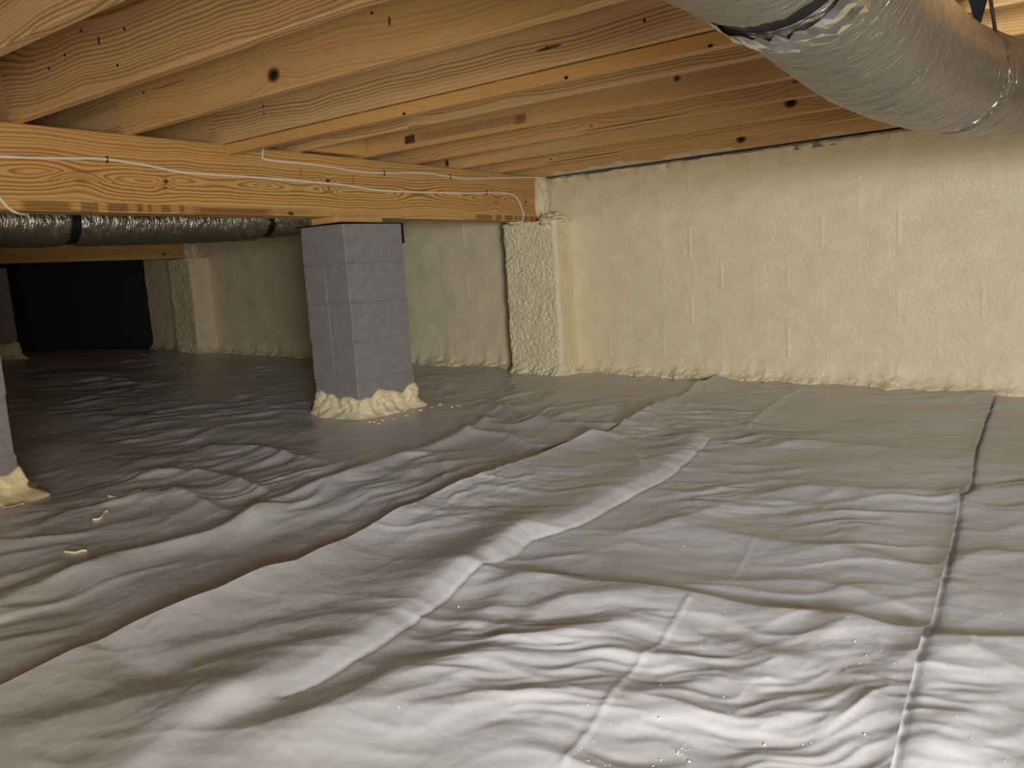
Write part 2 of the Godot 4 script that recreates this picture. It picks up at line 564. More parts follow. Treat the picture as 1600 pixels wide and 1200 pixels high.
# ------------------------------------------------------------------ spray foam
func foam_wall_mesh() -> ArrayMesh:
	var zs := PackedFloat32Array()
	var z := ZEND
	while z < 1.66:
		zs.append(z)
		z += maxf(0.007, 0.0035 * absf(z)) if z < 0.2 else 0.05
	zs.append(1.69)
	var top := CH + 0.5775
	var nvv := 170
	var big := noise(41, 2.2, 2)
	var mid := noise(42, 14.0, 3)
	var fine := noise(43, 55.0, 2)
	var pts := PackedVector3Array()
	for i in zs.size():
		z = zs[i]
		var bot := fy(WX, z) - 0.05
		for j in nvv:
			var y := lerpf(bot, top, j / float(nvv - 1))
			var h := y - CH
			var g := y - fy(WX, z)
			var d := 0.010 * big.get_noise_2d(z, y * 1.5) + 0.0014 * mid.get_noise_2d(z, y) + 0.0015 * fine.get_noise_2d(z, y)
			# ghosts of the block joints under the foam
			var row := floori((h - 0.19) / 0.2)
			var fr := (h - 0.19) / 0.2 - row
			var zo := z + 2.08 + (0.19 if posmod(row, 2) == 1 else 0.0)
			var jz := absf(fposmod(zo + 0.19, 0.38) - 0.19)
			var keep := clampf(0.35 + 1.6 * big.get_noise_2d(z * 1.4 + 40.0, row * 3.1), 0.0, 1.0) * clampf(minf(fr, 1.0 - fr) * 9.0, 0.0, 1.0)
			d += 0.0048 * keep * exp(-pow(jz / 0.006, 2.0))
			var jy := minf(fr, 1.0 - fr) * 0.2
			d -= 0.0026 * clampf(0.5 + 1.4 * big.get_noise_2d(z * 2.0, y * 0.3 + 80.0), 0.0, 1.0) * exp(-pow(jy / 0.006, 2.0))
			# the fillet along the ground and the lip under the framing
			var lump := 0.5 + 0.9 * big.get_noise_2d(z * 3.0, 12.0) + 0.5 * mid.get_noise_2d(z * 0.3, 3.0)
			d += (0.035 + 0.035 * lump) * exp(-maxf(g - 0.01, 0.0) / (0.022 + 0.012 * lump)) * (1.0 + 0.5 * mid.get_noise_2d(z * 0.9, y * 2.0) + 0.25 * fine.get_noise_2d(z * 0.7, y * 0.9))
			var edge := 0.563 + 0.006 * big.get_noise_2d(z * 3.0, 77.0) + 0.004 * mid.get_noise_2d(z * 1.2, 9.0)
			if h > edge - 0.06:
				var e := (h - edge) / (0.010 if h > edge else 0.03)
				d += 0.050 * clampf(0.6 + 0.9 * big.get_noise_2d(z * 2.0, 55.0), 0.1, 1.0) * exp(-e * e)
			pts.append(Vector3(WX - d, y, z))
	return grid_mesh(pts, zs.size(), nvv, true)

func pilaster_mesh(z0: float, z1: float, s: int) -> ArrayMesh:
	# foam-clad pilaster: rounded U in plan, from wall round the front back to the wall
	var big := noise(s, 4.0, 2)
	var mid := noise(s + 1, 24.0, 3)
	var fine := noise(s + 2, 60.0, 2)
	var plan: Array[Vector3] = []      # x, z, texture strength
	var r := 0.022
	var st := 0.006
	var x := WX + 0.04
	while x > PX + r:
		plan.append(Vector3(x, z1, 0.25)); x -= st
	for k in 7:
		var a := PI / 2.0 * k / 6.0
		plan.append(Vector3(PX + r - r * sin(a), z1 - r + r * cos(a), 0.25 + 0.1 * k))
	var z := z1 - r
	while z > z0 + r:
		plan.append(Vector3(PX, z, 1.0)); z -= st
	for k in 7:
		var a := PI / 2.0 * k / 6.0
		plan.append(Vector3(PX + r - r * cos(a), z0 + r - r * sin(a), 1.0))
	x = PX + r
	while x < WX + 0.04:
		plan.append(Vector3(x, z0, 0.5)); x += st * 2.0
	var nvv := 190
	var n := plan.size()
	var pts := PackedVector3Array()
	for i in n:
		var a := plan[maxi(i - 1, 0)]
		var b := plan[mini(i + 1, n - 1)]
		var out := Vector3(-(b.y - a.y), 0, b.x - a.x).normalized()
		if out.dot(Vector3(plan[i].x - (WX + 0.1), 0, plan[i].y - (z0 + z1) / 2.0)) < 0.0:
			out = -out
		var arc := i * st
		var bot := fy(plan[i].x, plan[i].y) - 0.06
		var top := CH + GB - 0.006
		for j in nvv:
			var y := lerpf(bot, top, j / float(nvv - 1))
			var g := y - fy(plan[i].x, plan[i].y)
			var m := 1.0 - 1.6 * absf(mid.get_noise_2d(arc * 1.2, y * 0.55 + arc * 0.25)) + 0.5 * fine.get_noise_2d(arc * 0.7, y * 0.4)
			var d := 0.007 * big.get_noise_2d(arc, y) + plan[i].z * (0.0075 * m + 0.0022 * fine.get_noise_2d(arc, y))
			d += 0.05 * exp(-maxf(g - 0.01, 0.0) / 0.03) * (0.7 + 0.8 * big.get_noise_2d(arc * 2.0, 3.0) + 0.6 * mid.get_noise_2d(arc, y))
			var e := (y - top) / 0.03
			d += 0.012 * exp(-e * e)
			pts.append(Vector3(plan[i].x, y, plan[i].y) + out * d)
	return grid_mesh(pts, n, nvv, false)

func lump_mesh(at: Vector3, rad: Vector3, s: int, rough := 0.25) -> ArrayMesh:
	var a := noise(s, 1.3, 3)
	var b := noise(s + 1, 5.0, 2)
	var nu := 41
	var nvv := 25
	var pts := PackedVector3Array()
	for i in nu:
		for j in nvv:
			var th := TAU * (i % (nu - 1)) / (nu - 1)
			var ph := PI * j / (nvv - 1)
			var d := Vector3(sin(ph) * cos(th), cos(ph), sin(ph) * sin(th))
			var q := 1.0 + rough * (a.get_noise_3d(d.x, d.y, d.z) * 1.6 + 0.35 * b.get_noise_3d(d.x, d.y, d.z))
			pts.append(at + d * rad * q)
	return grid_mesh(pts, nu, nvv, true, PackedVector2Array(), true)

func collar_mesh(x0: float, x1: float, z0: float, z1: float, s: int, high: float, wide: float) -> ArrayMesh:
	# foam skirt round the foot of a pier
	var big := noise(s, 3.2, 2)
	var mid := noise(s + 1, 18.0, 3)
	var loop: Array[Vector3] = []
	var st := 0.007
	var x := x0
	while x < x1: loop.append(Vector3(x, z1, 0)); x += st
	var z := z1
	while z > z0: loop.append(Vector3(x1, z, 1)); z -= st
	x = x1
	while x > x0: loop.append(Vector3(x, z0, 2)); x -= st
	z = z0
	while z < z1: loop.append(Vector3(x0, z, 3)); z += st
	loop.append(loop[0])
	var n := loop.size()
	var cx := (x0 + x1) / 2.0
	var cz := (z0 + z1) / 2.0
	var m := 30
	var pts := PackedVector3Array()
	for i in n:
		var q := loop[i]
		var out := [Vector3(0, 0, 1), Vector3(1, 0, 0), Vector3(0, 0, -1), Vector3(-1, 0, 0)][int(q.z)] as Vector3
		# round the corners of the skirt
		var ex := clampf((absf(q.x - cx) - ((x1 - x0) / 2.0 - 0.03)) / 0.03, 0.0, 1.0) * signf(q.x - cx)
		var ez := clampf((absf(q.y - cz) - ((z1 - z0) / 2.0 - 0.03)) / 0.03, 0.0, 1.0) * signf(q.y - cz)
		if int(q.z) % 2 == 0: out = (out + Vector3(ex, 0, 0)).normalized()
		else: out = (out + Vector3(0, 0, ez)).normalized()
		var gy := fy(q.x, q.y) - 0.04
		var hh := high * (1.0 + 0.5 * big.get_noise_2d(q.x * 1.5, q.y * 1.5) + 0.03 * mid.get_noise_2d(q.x, q.y))
		var ww := wide * (1.0 + 0.7 * big.get_noise_2d(q.x * 1.5 + 9.0, q.y * 1.5) + 0.05 * mid.get_noise_2d(q.x, q.y + 5.0))
		for j in m:
			var t := j / float(m - 1)
			var y := gy + (hh + 0.04) * (1.0 - t)
			var d := 0.010 * sqrt(minf(t * 8.0, 1.0)) + 0.012 * smoothstep(0.0, 0.6, t)
			d += ww * smoothstep(0.45, 0.95, t) * (1.0 + 0.5 * big.get_noise_2d(q.x * 3.0, y * 6.0))
			d += (0.011 * mid.get_noise_3d(q.x, y * 1.4, q.y) + 0.008 * big.get_noise_3d(q.x * 2.2, y * 3.5, q.y * 2.2)) * minf(t * 6.0, 1.0)
			d += 0.014 * exp(-pow((t - 0.72) / 0.10, 2.0)) * clampf(0.5 + 2.0 * big.get_noise_2d(q.x * 2.0 + 20.0, q.y * 2.0), 0.0, 1.0)
			if j == 0: d = -0.004
			pts.append(Vector3(q.x, y, q.y) + out * d)
	return grid_mesh(pts, n, m, false)

func pier(label: String, x0: float, x1: float, z0: float, z1: float, top: float, s: int, shim := true) -> Node3D:
	var base := fy((x0 + x1) / 2.0, (z0 + z1) / 2.0)
	var o := thing("block_pier", label, "pier")
	rng.seed = s
	var c := 0.184
	var y := top
	var row := 0
	var zm := (z0 + z1) / 2.0
	while y > base - 0.05:
		var b := y - c
		for k in 2:
			var a0 := zm + 0.002 if k == 0 else z0
			var a1 := z1 if k == 0 else zm - 0.002
			var j := rng.randf_range(-0.002, 0.002)
			put("block", rough_block(Vector3(x0 + j, b + 0.0025, a0), Vector3(x1 + j, y - 0.0025, a1 + j * 0.7), s + row * 2 + k), M.block, o)
		y = b
		row += 1
	var st := begin()
	box(st, Vector3(x0 + 0.0025, base - 0.05, z0 + 0.0025), Vector3(x1 - 0.0025, top - 0.01, z1 - 0.0025), 0.002)
	put("mortar", st.commit(), M.mortar, o)
	for k in 5:      # squeezed-out mortar at the joints
		var yy := top - c * (1 + k % 3)
		var xx := x0 + rng.randf() * 0.10 if k % 2 == 0 else x0
		var zz := z1 + 0.001 if k % 2 == 0 else z1 - rng.randf() * 0.2
		put("mortar_squeeze", lump_mesh(Vector3(xx, yy, zz), Vector3(0.012 + 0.01 * rng.randf(), 0.005, 0.006), s + 50 + k, 0.5), M.mortar, o)
	put("foam_collar", collar_mesh(x0, x1, z0, z1, s + 90, 0.105, 0.05), M.foam, o)
	return o

func rough_block(lo: Vector3, hi: Vector3, s: int) -> ArrayMesh:
	# a block with slightly worn edges: broad faces kept, edges chamfered unevenly
	var m := box_mesh(lo, hi, 0.003)
	var mdt := MeshDataTool.new()
	mdt.create_from_surface(m, 0)
	var n := noise(s, 9.0, 2)
	for i in mdt.get_vertex_count():
		var p := mdt.get_vertex(i)
		mdt.set_vertex(i, p + Vector3(n.get_noise_3d(p.x, p.y, p.z), n.get_noise_3d(p.y, p.z, p.x), n.get_noise_3d(p.z, p.x, p.y)) * 0.004)
	var o := ArrayMesh.new()
	mdt.commit_to_surface(o)
	return o

# ------------------------------------------------------------------ ducts
func duct_mesh(ctrl: Array, r: float, cinch: Array, s: int, step := 0.008, sides := 96, crease := 1.0) -> ArrayMesh:
	# foil-jacketed flexible duct: cinched at given lengths, drawn-in pleats that run round it
	var pts := smooth_path(ctrl, step)
	var n := pts.size()
	var a := noise(s, 1.0, 3)
	var b := noise(s + 1, 1.0, 2)
	var out := PackedVector3Array()
	var uvs := PackedVector2Array()
	var len := 0.0
	for i in n:
		if i > 0: len += pts[i].distance_to(pts[i - 1])
		var t := (pts[mini(i + 1, n - 1)] - pts[maxi(i - 1, 0)]).normalized()
		var side := t.cross(Vector3.UP).normalized()
		var up := side.cross(t).normalized()
		var pinch := 1.0
		var near := 0.0
		for c in cinch:
			var q: float = (len - c[0]) / c[1]
			pinch -= c[2] * exp(-q * q)
			near = maxf(near, exp(-q * q * 0.25))
		for j in sides + 1:
			var an := TAU * (j % sides) / sides
			var ca := cos(an)
			var sa := sin(an)
			var f := 0.030 * a.get_noise_3d(len * 3.0, ca * 0.7, sa * 0.7) + crease * 0.009 * b.get_noise_3d(len * 60.0, ca * 1.2, sa * 1.2) + crease * 0.016 * b.get_noise_3d(len * 22.0 + 50.0, ca * 1.8, sa * 1.8)
			f += near * 0.035 * b.get_noise_3d(len * 8.0, ca * 7.0, sa * 7.0)
			var rr := r * (pinch + f)
			out.append(pts[i] + side * ca * rr + up * sa * rr * 0.97)
			uvs.append(Vector2(len, float(j) / sides))
	return grid_mesh(out, n, sides + 1, true, uvs)

func frame_at(ctrl: Array, at: float) -> Array:
	var pts := smooth_path(ctrl, 0.01)
	var len := 0.0
	for i in range(1, pts.size()):
		len += pts[i].distance_to(pts[i - 1])
		if len >= at:
			return [pts[i], (pts[i] - pts[i - 1]).normalized()]
	return [pts[pts.size() - 1], (pts[pts.size() - 1] - pts[pts.size() - 2]).normalized()]

func foil_band(ctrl: Array, at: float, r: float, w: float, s: int) -> ArrayMesh:
	# a crumpled ring of foil tape, in flat facets
	var f := frame_at(ctrl, at)
	var t: Vector3 = f[1]
	var side := t.cross(Vector3.UP).normalized()
	var up := side.cross(t).normalized()
	var nn := noise(s, 1.0, 2)
	var st := begin()
	var m := 72
	var k := 5
	var P := []
	for i in m:
		var row := []
		for j in k:
			var an := TAU * i / m + 0.03 * nn.get_noise_2d(i * 9.0, j * 31.0)
			var l := (j / float(k - 1) - 0.5) * w * (1.0 + 0.5 * nn.get_noise_2d(i * 3.0, j * 7.0))
			var edge := 0.0 if j > 0 and j < k - 1 else -0.004
			var rr := r + edge + 0.006 * nn.get_noise_2d(i * 17.0, j * 53.0)
			row.append(f[0] + t * l + (side * cos(an) + up * sin(an)) * rr)
		P.append(row)
	for i in m:
		for j in k - 1:
			var p: Vector3 = P[i][j]
			var q: Vector3 = P[(i + 1) % m][j]
			var o: Vector3 = p - f[0]
			quad(st, p, q, P[(i + 1) % m][j + 1], P[i][j + 1], o - t * o.dot(t))
	return st.commit()

func strap_mesh(ctrl: Array, at: float, r: float, w: float, top: float, spread := 0.9) -> ArrayMesh:
	# a flat hanging strap: up one side, under the duct, up the other side
	var f := frame_at(ctrl, at)
	var c: Vector3 = f[0]
	var t: Vector3 = f[1]
	var side := t.cross(Vector3.UP).normalized()
	var line: Array[Vector3] = []
	var hang := top - c.y
	var a0 := deg_to_rad(28.0)
	line.append(c + side * r * spread * 0.8 + Vector3(0, hang, 0))
	for k in 25:
		var a := lerpf(a0, -PI - a0, k / 24.0)
		line.append(c + side * cos(a) * r + Vector3(0, sin(a) * r * 0.97, 0))
	line.append(c - side * r * spread * 0.8 + Vector3(0, hang, 0))
	var st := begin()
	for k in line.size() - 1:
		var p := line[k]
		var q := line[k + 1]
		var e := t * w / 2.0
		var o := (q - p).cross(t).normalized()
		if o.dot((p + q) / 2.0 - c) < 0.0: o = -o
		var h := o * 0.0012
		quad(st, p - e + h, p + e + h, q + e + h, q - e + h, o)
		quad(st, p - e - h, p + e - h, q + e - h, q - e - h, -o)
		quad(st, p - e + h, p - e - h, q - e - h, q - e + h, -t)
		quad(st, p + e + h, p + e - h, q + e - h, q + e + h, t)
	return st.commit()

# ------------------------------------------------------------------ scene
func _ready() -> void:
	# --- camera
	var yaw := 0.615614819
	var pitch := 0.141602895
	var roll := -0.0652050483
	var d := Vector3(cos(yaw) * cos(pitch), -sin(pitch), -sin(yaw) * cos(pitch))
	var r0 := d.cross(Vector3.UP).normalized()
	var u0 := r0.cross(d)
	var right := r0 * cos(roll) + u0 * sin(roll)
	var up := u0 * cos(roll) - r0 * sin(roll)
	var cam := Camera3D.new()
	cam.name = "camera"
	cam.fov = rad_to_deg(2.0 * atan(600.0 / 1251.67))
	cam.near = 0.02
	cam.far = 60.0
	cam.transform = Transform3D(Basis(right, up, -d), Vector3(0, CH, 0))
	add_child(cam)
	cam.current = true
	# --- sky and exposure
	var env := Environment.new()
	env.background_mode = Environment.BG_SKY
	var sky := Sky.new()
	var sm := ProceduralSkyMaterial.new()
	sm.sky_top_color = Color(0.45, 0.62, 0.9)
	sm.sky_horizon_color = Color(0.8, 0.87, 0.95)
	sm.ground_bottom_color = Color(0.25, 0.24, 0.2)
	sm.ground_horizon_color = Color(0.55, 0.56, 0.55)
	sm.sky_energy_multiplier = 1.0
	sky.sky_material = sm
	env.sky = sky
	env.tonemap_mode = Environment.TONE_MAPPER_LINEAR
	env.tonemap_exposure = 1.28
	env.sdfgi_enabled = true
	env.ssao_enabled = true
	env.ssil_enabled = true
	var we := WorldEnvironment.new()
	we.name = "environment"
	we.environment = env
	add_child(we)
	# --- daylight through the access opening in the wall behind the camera
	var al := AreaLight3D.new()
	al.name = "daylight"
	al.area_size = Vector2(1.4, 0.75)
	al.light_color = Color(1.0, 0.985, 0.97)
	al.light_energy = 10.0
	al.area_range = 20.0
	al.area_attenuation = 2.0
	al.shadow_enabled = true
	add_child(al)
	al.look_at_from_position(Vector3(-1.0, 0.66, 1.60), Vector3(3.0, 0.42, -0.4))
	# the brightest part of the sky seen through it slants down onto the ground
	var sl := SpotLight3D.new()
	sl.name = "skylight"
	sl.light_color = Color(0.85, 0.925, 1.0)
	sl.light_energy = 9.5
	sl.spot_range = 20.0
	sl.spot_attenuation = 2.0
	sl.spot_angle = 33.0
	sl.spot_angle_attenuation = 1.0
	sl.light_size = 0.28
	sl.shadow_enabled = true
	add_child(sl)
	sl.look_at_from_position(Vector3(-1.0, 0.95, 1.62), Vector3(2.6, 0.28, -0.65))

	build_materials()
	build_shell()
	build_ground()
	build_framing()
	build_piers()
	build_ducts()
	build_wires()
	build_litter()

func build_materials() -> void:
	var m := StandardMaterial3D.new()
	m.albedo_color = Color(0.745, 0.735, 0.725)
	m.roughness = 0.31
	m.metallic_specular = 0.6
	m.heightmap_enabled = true
	m.heightmap_texture = noise_tex(5, 0.012, 512, 4)
	m.heightmap_scale = 0.3
	m.uv1_triplanar = true
	m.uv1_world_triplanar = true
	m.uv1_scale = Vector3(1.3, 1.3, 1.3)
	M.poly = m
	m = StandardMaterial3D.new()
	m.albedo_color = Color(0.36, 0.29, 0.21)
	m.roughness = 0.95
	M.earth = m
	m = StandardMaterial3D.new()
	m.albedo_texture = noise_tex(8, 0.006, 512, 3, FastNoiseLite.TYPE_SIMPLEX_SMOOTH, ramp2(Color(0.87, 0.80, 0.63), Color(0.90, 0.835, 0.68)))
	m.roughness = 0.5
	m.metallic_specular = 0.4
	m.heightmap_enabled = true
	m.heightmap_texture = noise_tex(9, 0.05, 512, 4)
	m.heightmap_scale = 0.22
	m.uv1_triplanar = true
	m.uv1_world_triplanar = true
	m.uv1_scale = Vector3(2.2, 2.2, 2.2)
	M.foam = m
	m = StandardMaterial3D.new()
	m.albedo_texture = noise_tex(15, 0.01, 512, 5, FastNoiseLite.TYPE_SIMPLEX_SMOOTH, ramp2(Color(0.50, 0.475, 0.46), Color(0.555, 0.53, 0.515)))
	m.roughness = 0.9
	m.heightmap_enabled = true
	m.heightmap_texture = noise_tex(16, 0.09, 512, 4)
	m.heightmap_scale = 0.25
	m.uv1_triplanar = true
	m.uv1_world_triplanar = true
	m.uv1_scale = Vector3(3, 3, 3)
	M.block = m
	m = StandardMaterial3D.new()
	m.albedo_color = Color(0.50, 0.49, 0.47)
	m.roughness = 0.95
	M.mortar = m
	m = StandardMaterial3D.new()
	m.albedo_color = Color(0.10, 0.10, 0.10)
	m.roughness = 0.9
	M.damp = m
	m = StandardMaterial3D.new()
	m.albedo_color = Color(0.66, 0.63, 0.57)
	m.metallic = 0.92
	m.roughness = 0.3
	m.heightmap_enabled = true
	m.heightmap_texture = noise_tex(19, 0.02, 512, 4)
	m.heightmap_scale = 0.33
	m.uv1_scale = Vector3(9.0, 2.0, 1.0)
	M.foil = m
	m = StandardMaterial3D.new()
	m.albedo_color = Color(0.88, 0.88, 0.88)
	m.metallic = 1.0
	m.roughness = 0.14
	M.tape = m
	m = StandardMaterial3D.new()
	m.albedo_color = Color(0.025, 0.025, 0.028)
	m.roughness = 0.5
	M.black = m
	m = StandardMaterial3D.new()
	m.albedo_color = Color(0.90, 0.85, 0.77)
	m.roughness = 0.4
	M.cable = m
	m = StandardMaterial3D.new()
	m.albedo_color = Color(0.18, 0.15, 0.13)
	m.metallic = 0.6
	m.roughness = 0.6
	M.nail = m
	m = StandardMaterial3D.new()
	m.albedo_color = Color(0.55, 0.5, 0.42)
	m.roughness = 0.8
	M.plain = m
	m = StandardMaterial3D.new()
	m.albedo_color = Color(0.95, 0.97, 1.0)
	m.roughness = 0.05
	m.metallic_specular = 0.8
	M.drop = m
	# timber
	var L := Color(0.88, 0.72, 0.51)
	var D := Color(0.58, 0.42, 0.23)
	M.wood1 = wood_mat(wood_tex(101, L, D, -0.12, 0.04, 0.01, 0.011, 1.0))
	M.wood2 = wood_mat(wood_tex(102, L * Color(1.0, 0.98, 0.96), D, 0.21, 0.010, 0.055, 0.0125, 0.95, [], [[0.60, 0.135, 0.006, 0.014, 0.8]]))
	M.wood3 = wood_mat(wood_tex(103, L * Color(0.99, 0.97, 0.9), D * Color(1.15, 1.1, 1.0), 0.45, 0.03, 0.02, 0.014, 0.45, [[0.87, 0.050, 0.030, 0.75, 1.0], [1.23, 0.19, 0.026, 0.7, 0.4]], [[0.33, 0.118, 0.11, 0.002, 0.6], [1.36, 0.10, 0.005, 0.015, 0.7]]))
	M.wood4 = wood_mat(wood_tex(104, L, D, 0.23, 0.016, -0.05, 0.0115, 0.95, [], [[0.31, 0.10, 0.004, 0.010, 0.9], [0.31, 0.072, 0.004, 0.008, 0.9], [1.61, 0.052, 0.05, 0.004, 0.8]]))
	M.wood5 = wood_mat(wood_tex(105, L * Color(0.98, 0.93, 0.86), D, -0.15, 0.05, 0.03, 0.010, 0.6, [[1.68, 0.07, 0.016, 0.8, 0.7]], [[0.70, 0.04, 0.34, 0.022, 0.45, 2], [0.98, 0.035, 0.03, 0.022, 0.9, 2], [0.36, 0.04, 0.035, 0.02, 0.8, 1]]))
	M.wood6 = wood_mat(wood_tex(106, L * Color(0.98, 0.93, 0.85), D, 0.5, 0.04, 0.03, 0.012, 0.5, [[1.1, 0.03, 0.012, 0.7, 0.35], [2.0, 0.06, 0.016, 0.7, 0.45]], [[1.3, 0.012, 0.3, 0.004, 0.5]]))
	var GLt := Color(0.82, 0.65, 0.40)
	var GD := Color(0.55, 0.35, 0.15)
	M.girder = wood_mat(wood_tex(107, GLt, GD, 0.125, 0.006, 0.010, 0.0115, 1.0,
		[[0.655, 0.121, 0.010, 0.8, 0.9], [0.648, 0.098, 0.013, 0.9, 0.3], [1.488, 0.166, 0.013, 0.9, 1.0], [1.49, 0.128, 0.014, 0.9, 0.3], [0.33, 0.107, 0.03, 0.4, 0.15]],
		[[0.20, 0.018, 0.09, 0.018, 0.36, 1], [0.345, 0.018, 0.035, 0.018, 0.36, 1], [0.45, 0.018, 0.045, 0.017, 0.36, 1], [0.535, 0.018, 0.012, 0.017, 0.36, 1], [0.575, 0.018, 0.008, 0.016, 0.36, 1], [0.64, 0.018, 0.02, 0.016, 0.36, 1], [0.71, 0.018, 0.012, 0.016, 0.36, 1], [0.95, 0.014, 0.20, 0.014, 0.36, 1], [0.9, 0.02, 0.55, 0.016, 0.35, 2], [1.33, 0.195, 0.006, 0.02, 0.45, 2], [1.654, 0.184, 0.006, 0.024, 0.45, 2], [1.25, 0.012, 0.02, 0.01, 0.7]]))
	M.girder_b = wood_mat(wood_tex(108, GLt, GD, 0.17, 0.006, 0.02, 0.011, 0.75, [[1.85, 0.04, 0.016, 0.8, 0.9], [0.2, 0.05, 0.016, 0.8, 0.9]], []))
	M.strip = wood_mat(wood_tex(109, Color(0.85, 0.66, 0.40), Color(0.72, 0.52, 0.27), 0.6, 0.1, 0.0, 0.012, 0.3))

func right_blocks() -> ArrayMesh:
	var st := begin()
	box(st, Vector3(WX + 0.03, -0.6, ZEND), Vector3(WX + 0.25, CH + JH - 0.046, 2.2), 0.005)
	box(st, Vector3(WX + 0.10, CH + JH - 0.046, ZEND), Vector3(WX + 0.25, CH + 0.86, 2.2), 0.005)
	return st.commit()

func build_shell() -> void:
	# right wall: blocks behind a coat of foam
	var w := put("wall_right", right_blocks(), M.block, null, "structure")
	put("foam_coat", foam_wall_mesh(), M.foam, w)
	put("pilaster", pilaster_mesh(-3.105, -2.70, 300), M.foam, w)
	put("pilaster", pilaster_mesh(-6.97, -6.62, 310), M.foam, w)
	put("foam_lump", lump_mesh(Vector3(PX + 0.09, CH + GB - 0.002, -2.765), Vector3(0.125, 0.045, 0.085), 320, 0.3), M.foam, w)
	put("foam_lump", lump_mesh(Vector3(PX + 0.13, CH + GB + 0.13, -2.90), Vector3(0.07, 0.16, 0.09), 322, 0.2), M.foam, w)
	put("foam_lump", lump_mesh(Vector3(PX + 0.14, CH + GB + 0.10, -6.8), Vector3(0.09, 0.20, 0.12), 324, 0.2), M.foam, w)
	put("foam_lump", lump_mesh(Vector3(PX + 0.02, CH + GB - 0.01, -2.99), Vector3(0.045, 0.022, 0.10), 326, 0.4), M.foam, w)
	# the other walls
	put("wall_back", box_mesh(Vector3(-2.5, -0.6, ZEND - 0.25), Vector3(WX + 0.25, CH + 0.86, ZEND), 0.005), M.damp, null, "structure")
	var st := begin()     # front wall, behind the camera, with the access opening that lets the daylight in
	box(st, Vector3(-2.5, -0.6, 1.7), Vector3(-1.8, CH + 0.86, 1.9), 0.004)
	box(st, Vector3(-0.2, -0.6, 1.7), Vector3(WX + 0.25, CH + 0.86, 1.9), 0.004)
	box(st, Vector3(-1.8, -0.6, 1.7), Vector3(-0.2, 0.2, 1.9), 0.004)
	box(st, Vector3(-1.8, 1.12, 1.7), Vector3(-0.2, CH + 0.86, 1.9), 0.004)
	put("wall_front", st.commit(), M.foam, null, "structure")
	put("wall_left", box_mesh(Vector3(-2.5, -0.6, ZEND), Vector3(-2.3, CH + 0.86, 1.9), 0.004), M.foam, null, "structure")
	put("ceiling", box_mesh(Vector3(-2.5, CH + JH + 0.24, ZEND - 0.2), Vector3(WX + 0.25, CH + JH + 0.264, 2.2), 0.002), M.plain, null, "structure")

func joist(label: String, x: float, z0: float, z1: float, mat: Material, from: float, called := "floor_joist", group := "") -> Node3D:
	var o := thing(called, label, "joist", Vector3.ZERO, group)
	put("timber", board_mesh(Vector3(x, CH + JH, z0), Vector3(x + 0.038, CH + JH + 0.238, z1), 2, 0.0035, 2.5, from), mat, o)
	return o

func nails(o: Node3D, x: float, spots: Array) -> void:
	for s in spots:
		var c := CylinderMesh.new()
		c.top_radius = 0.0042
		c.bottom_radius = 0.0042
		c.height = 0.004
		c.radial_segments = 12
		c.rings = 1
		var n := put("nail_head", c, M.nail, o)
		n.transform = Transform3D(Basis(Vector3(0, 0, 1), PI / 2.0), Vector3(x, CH + s[0], s[1]))

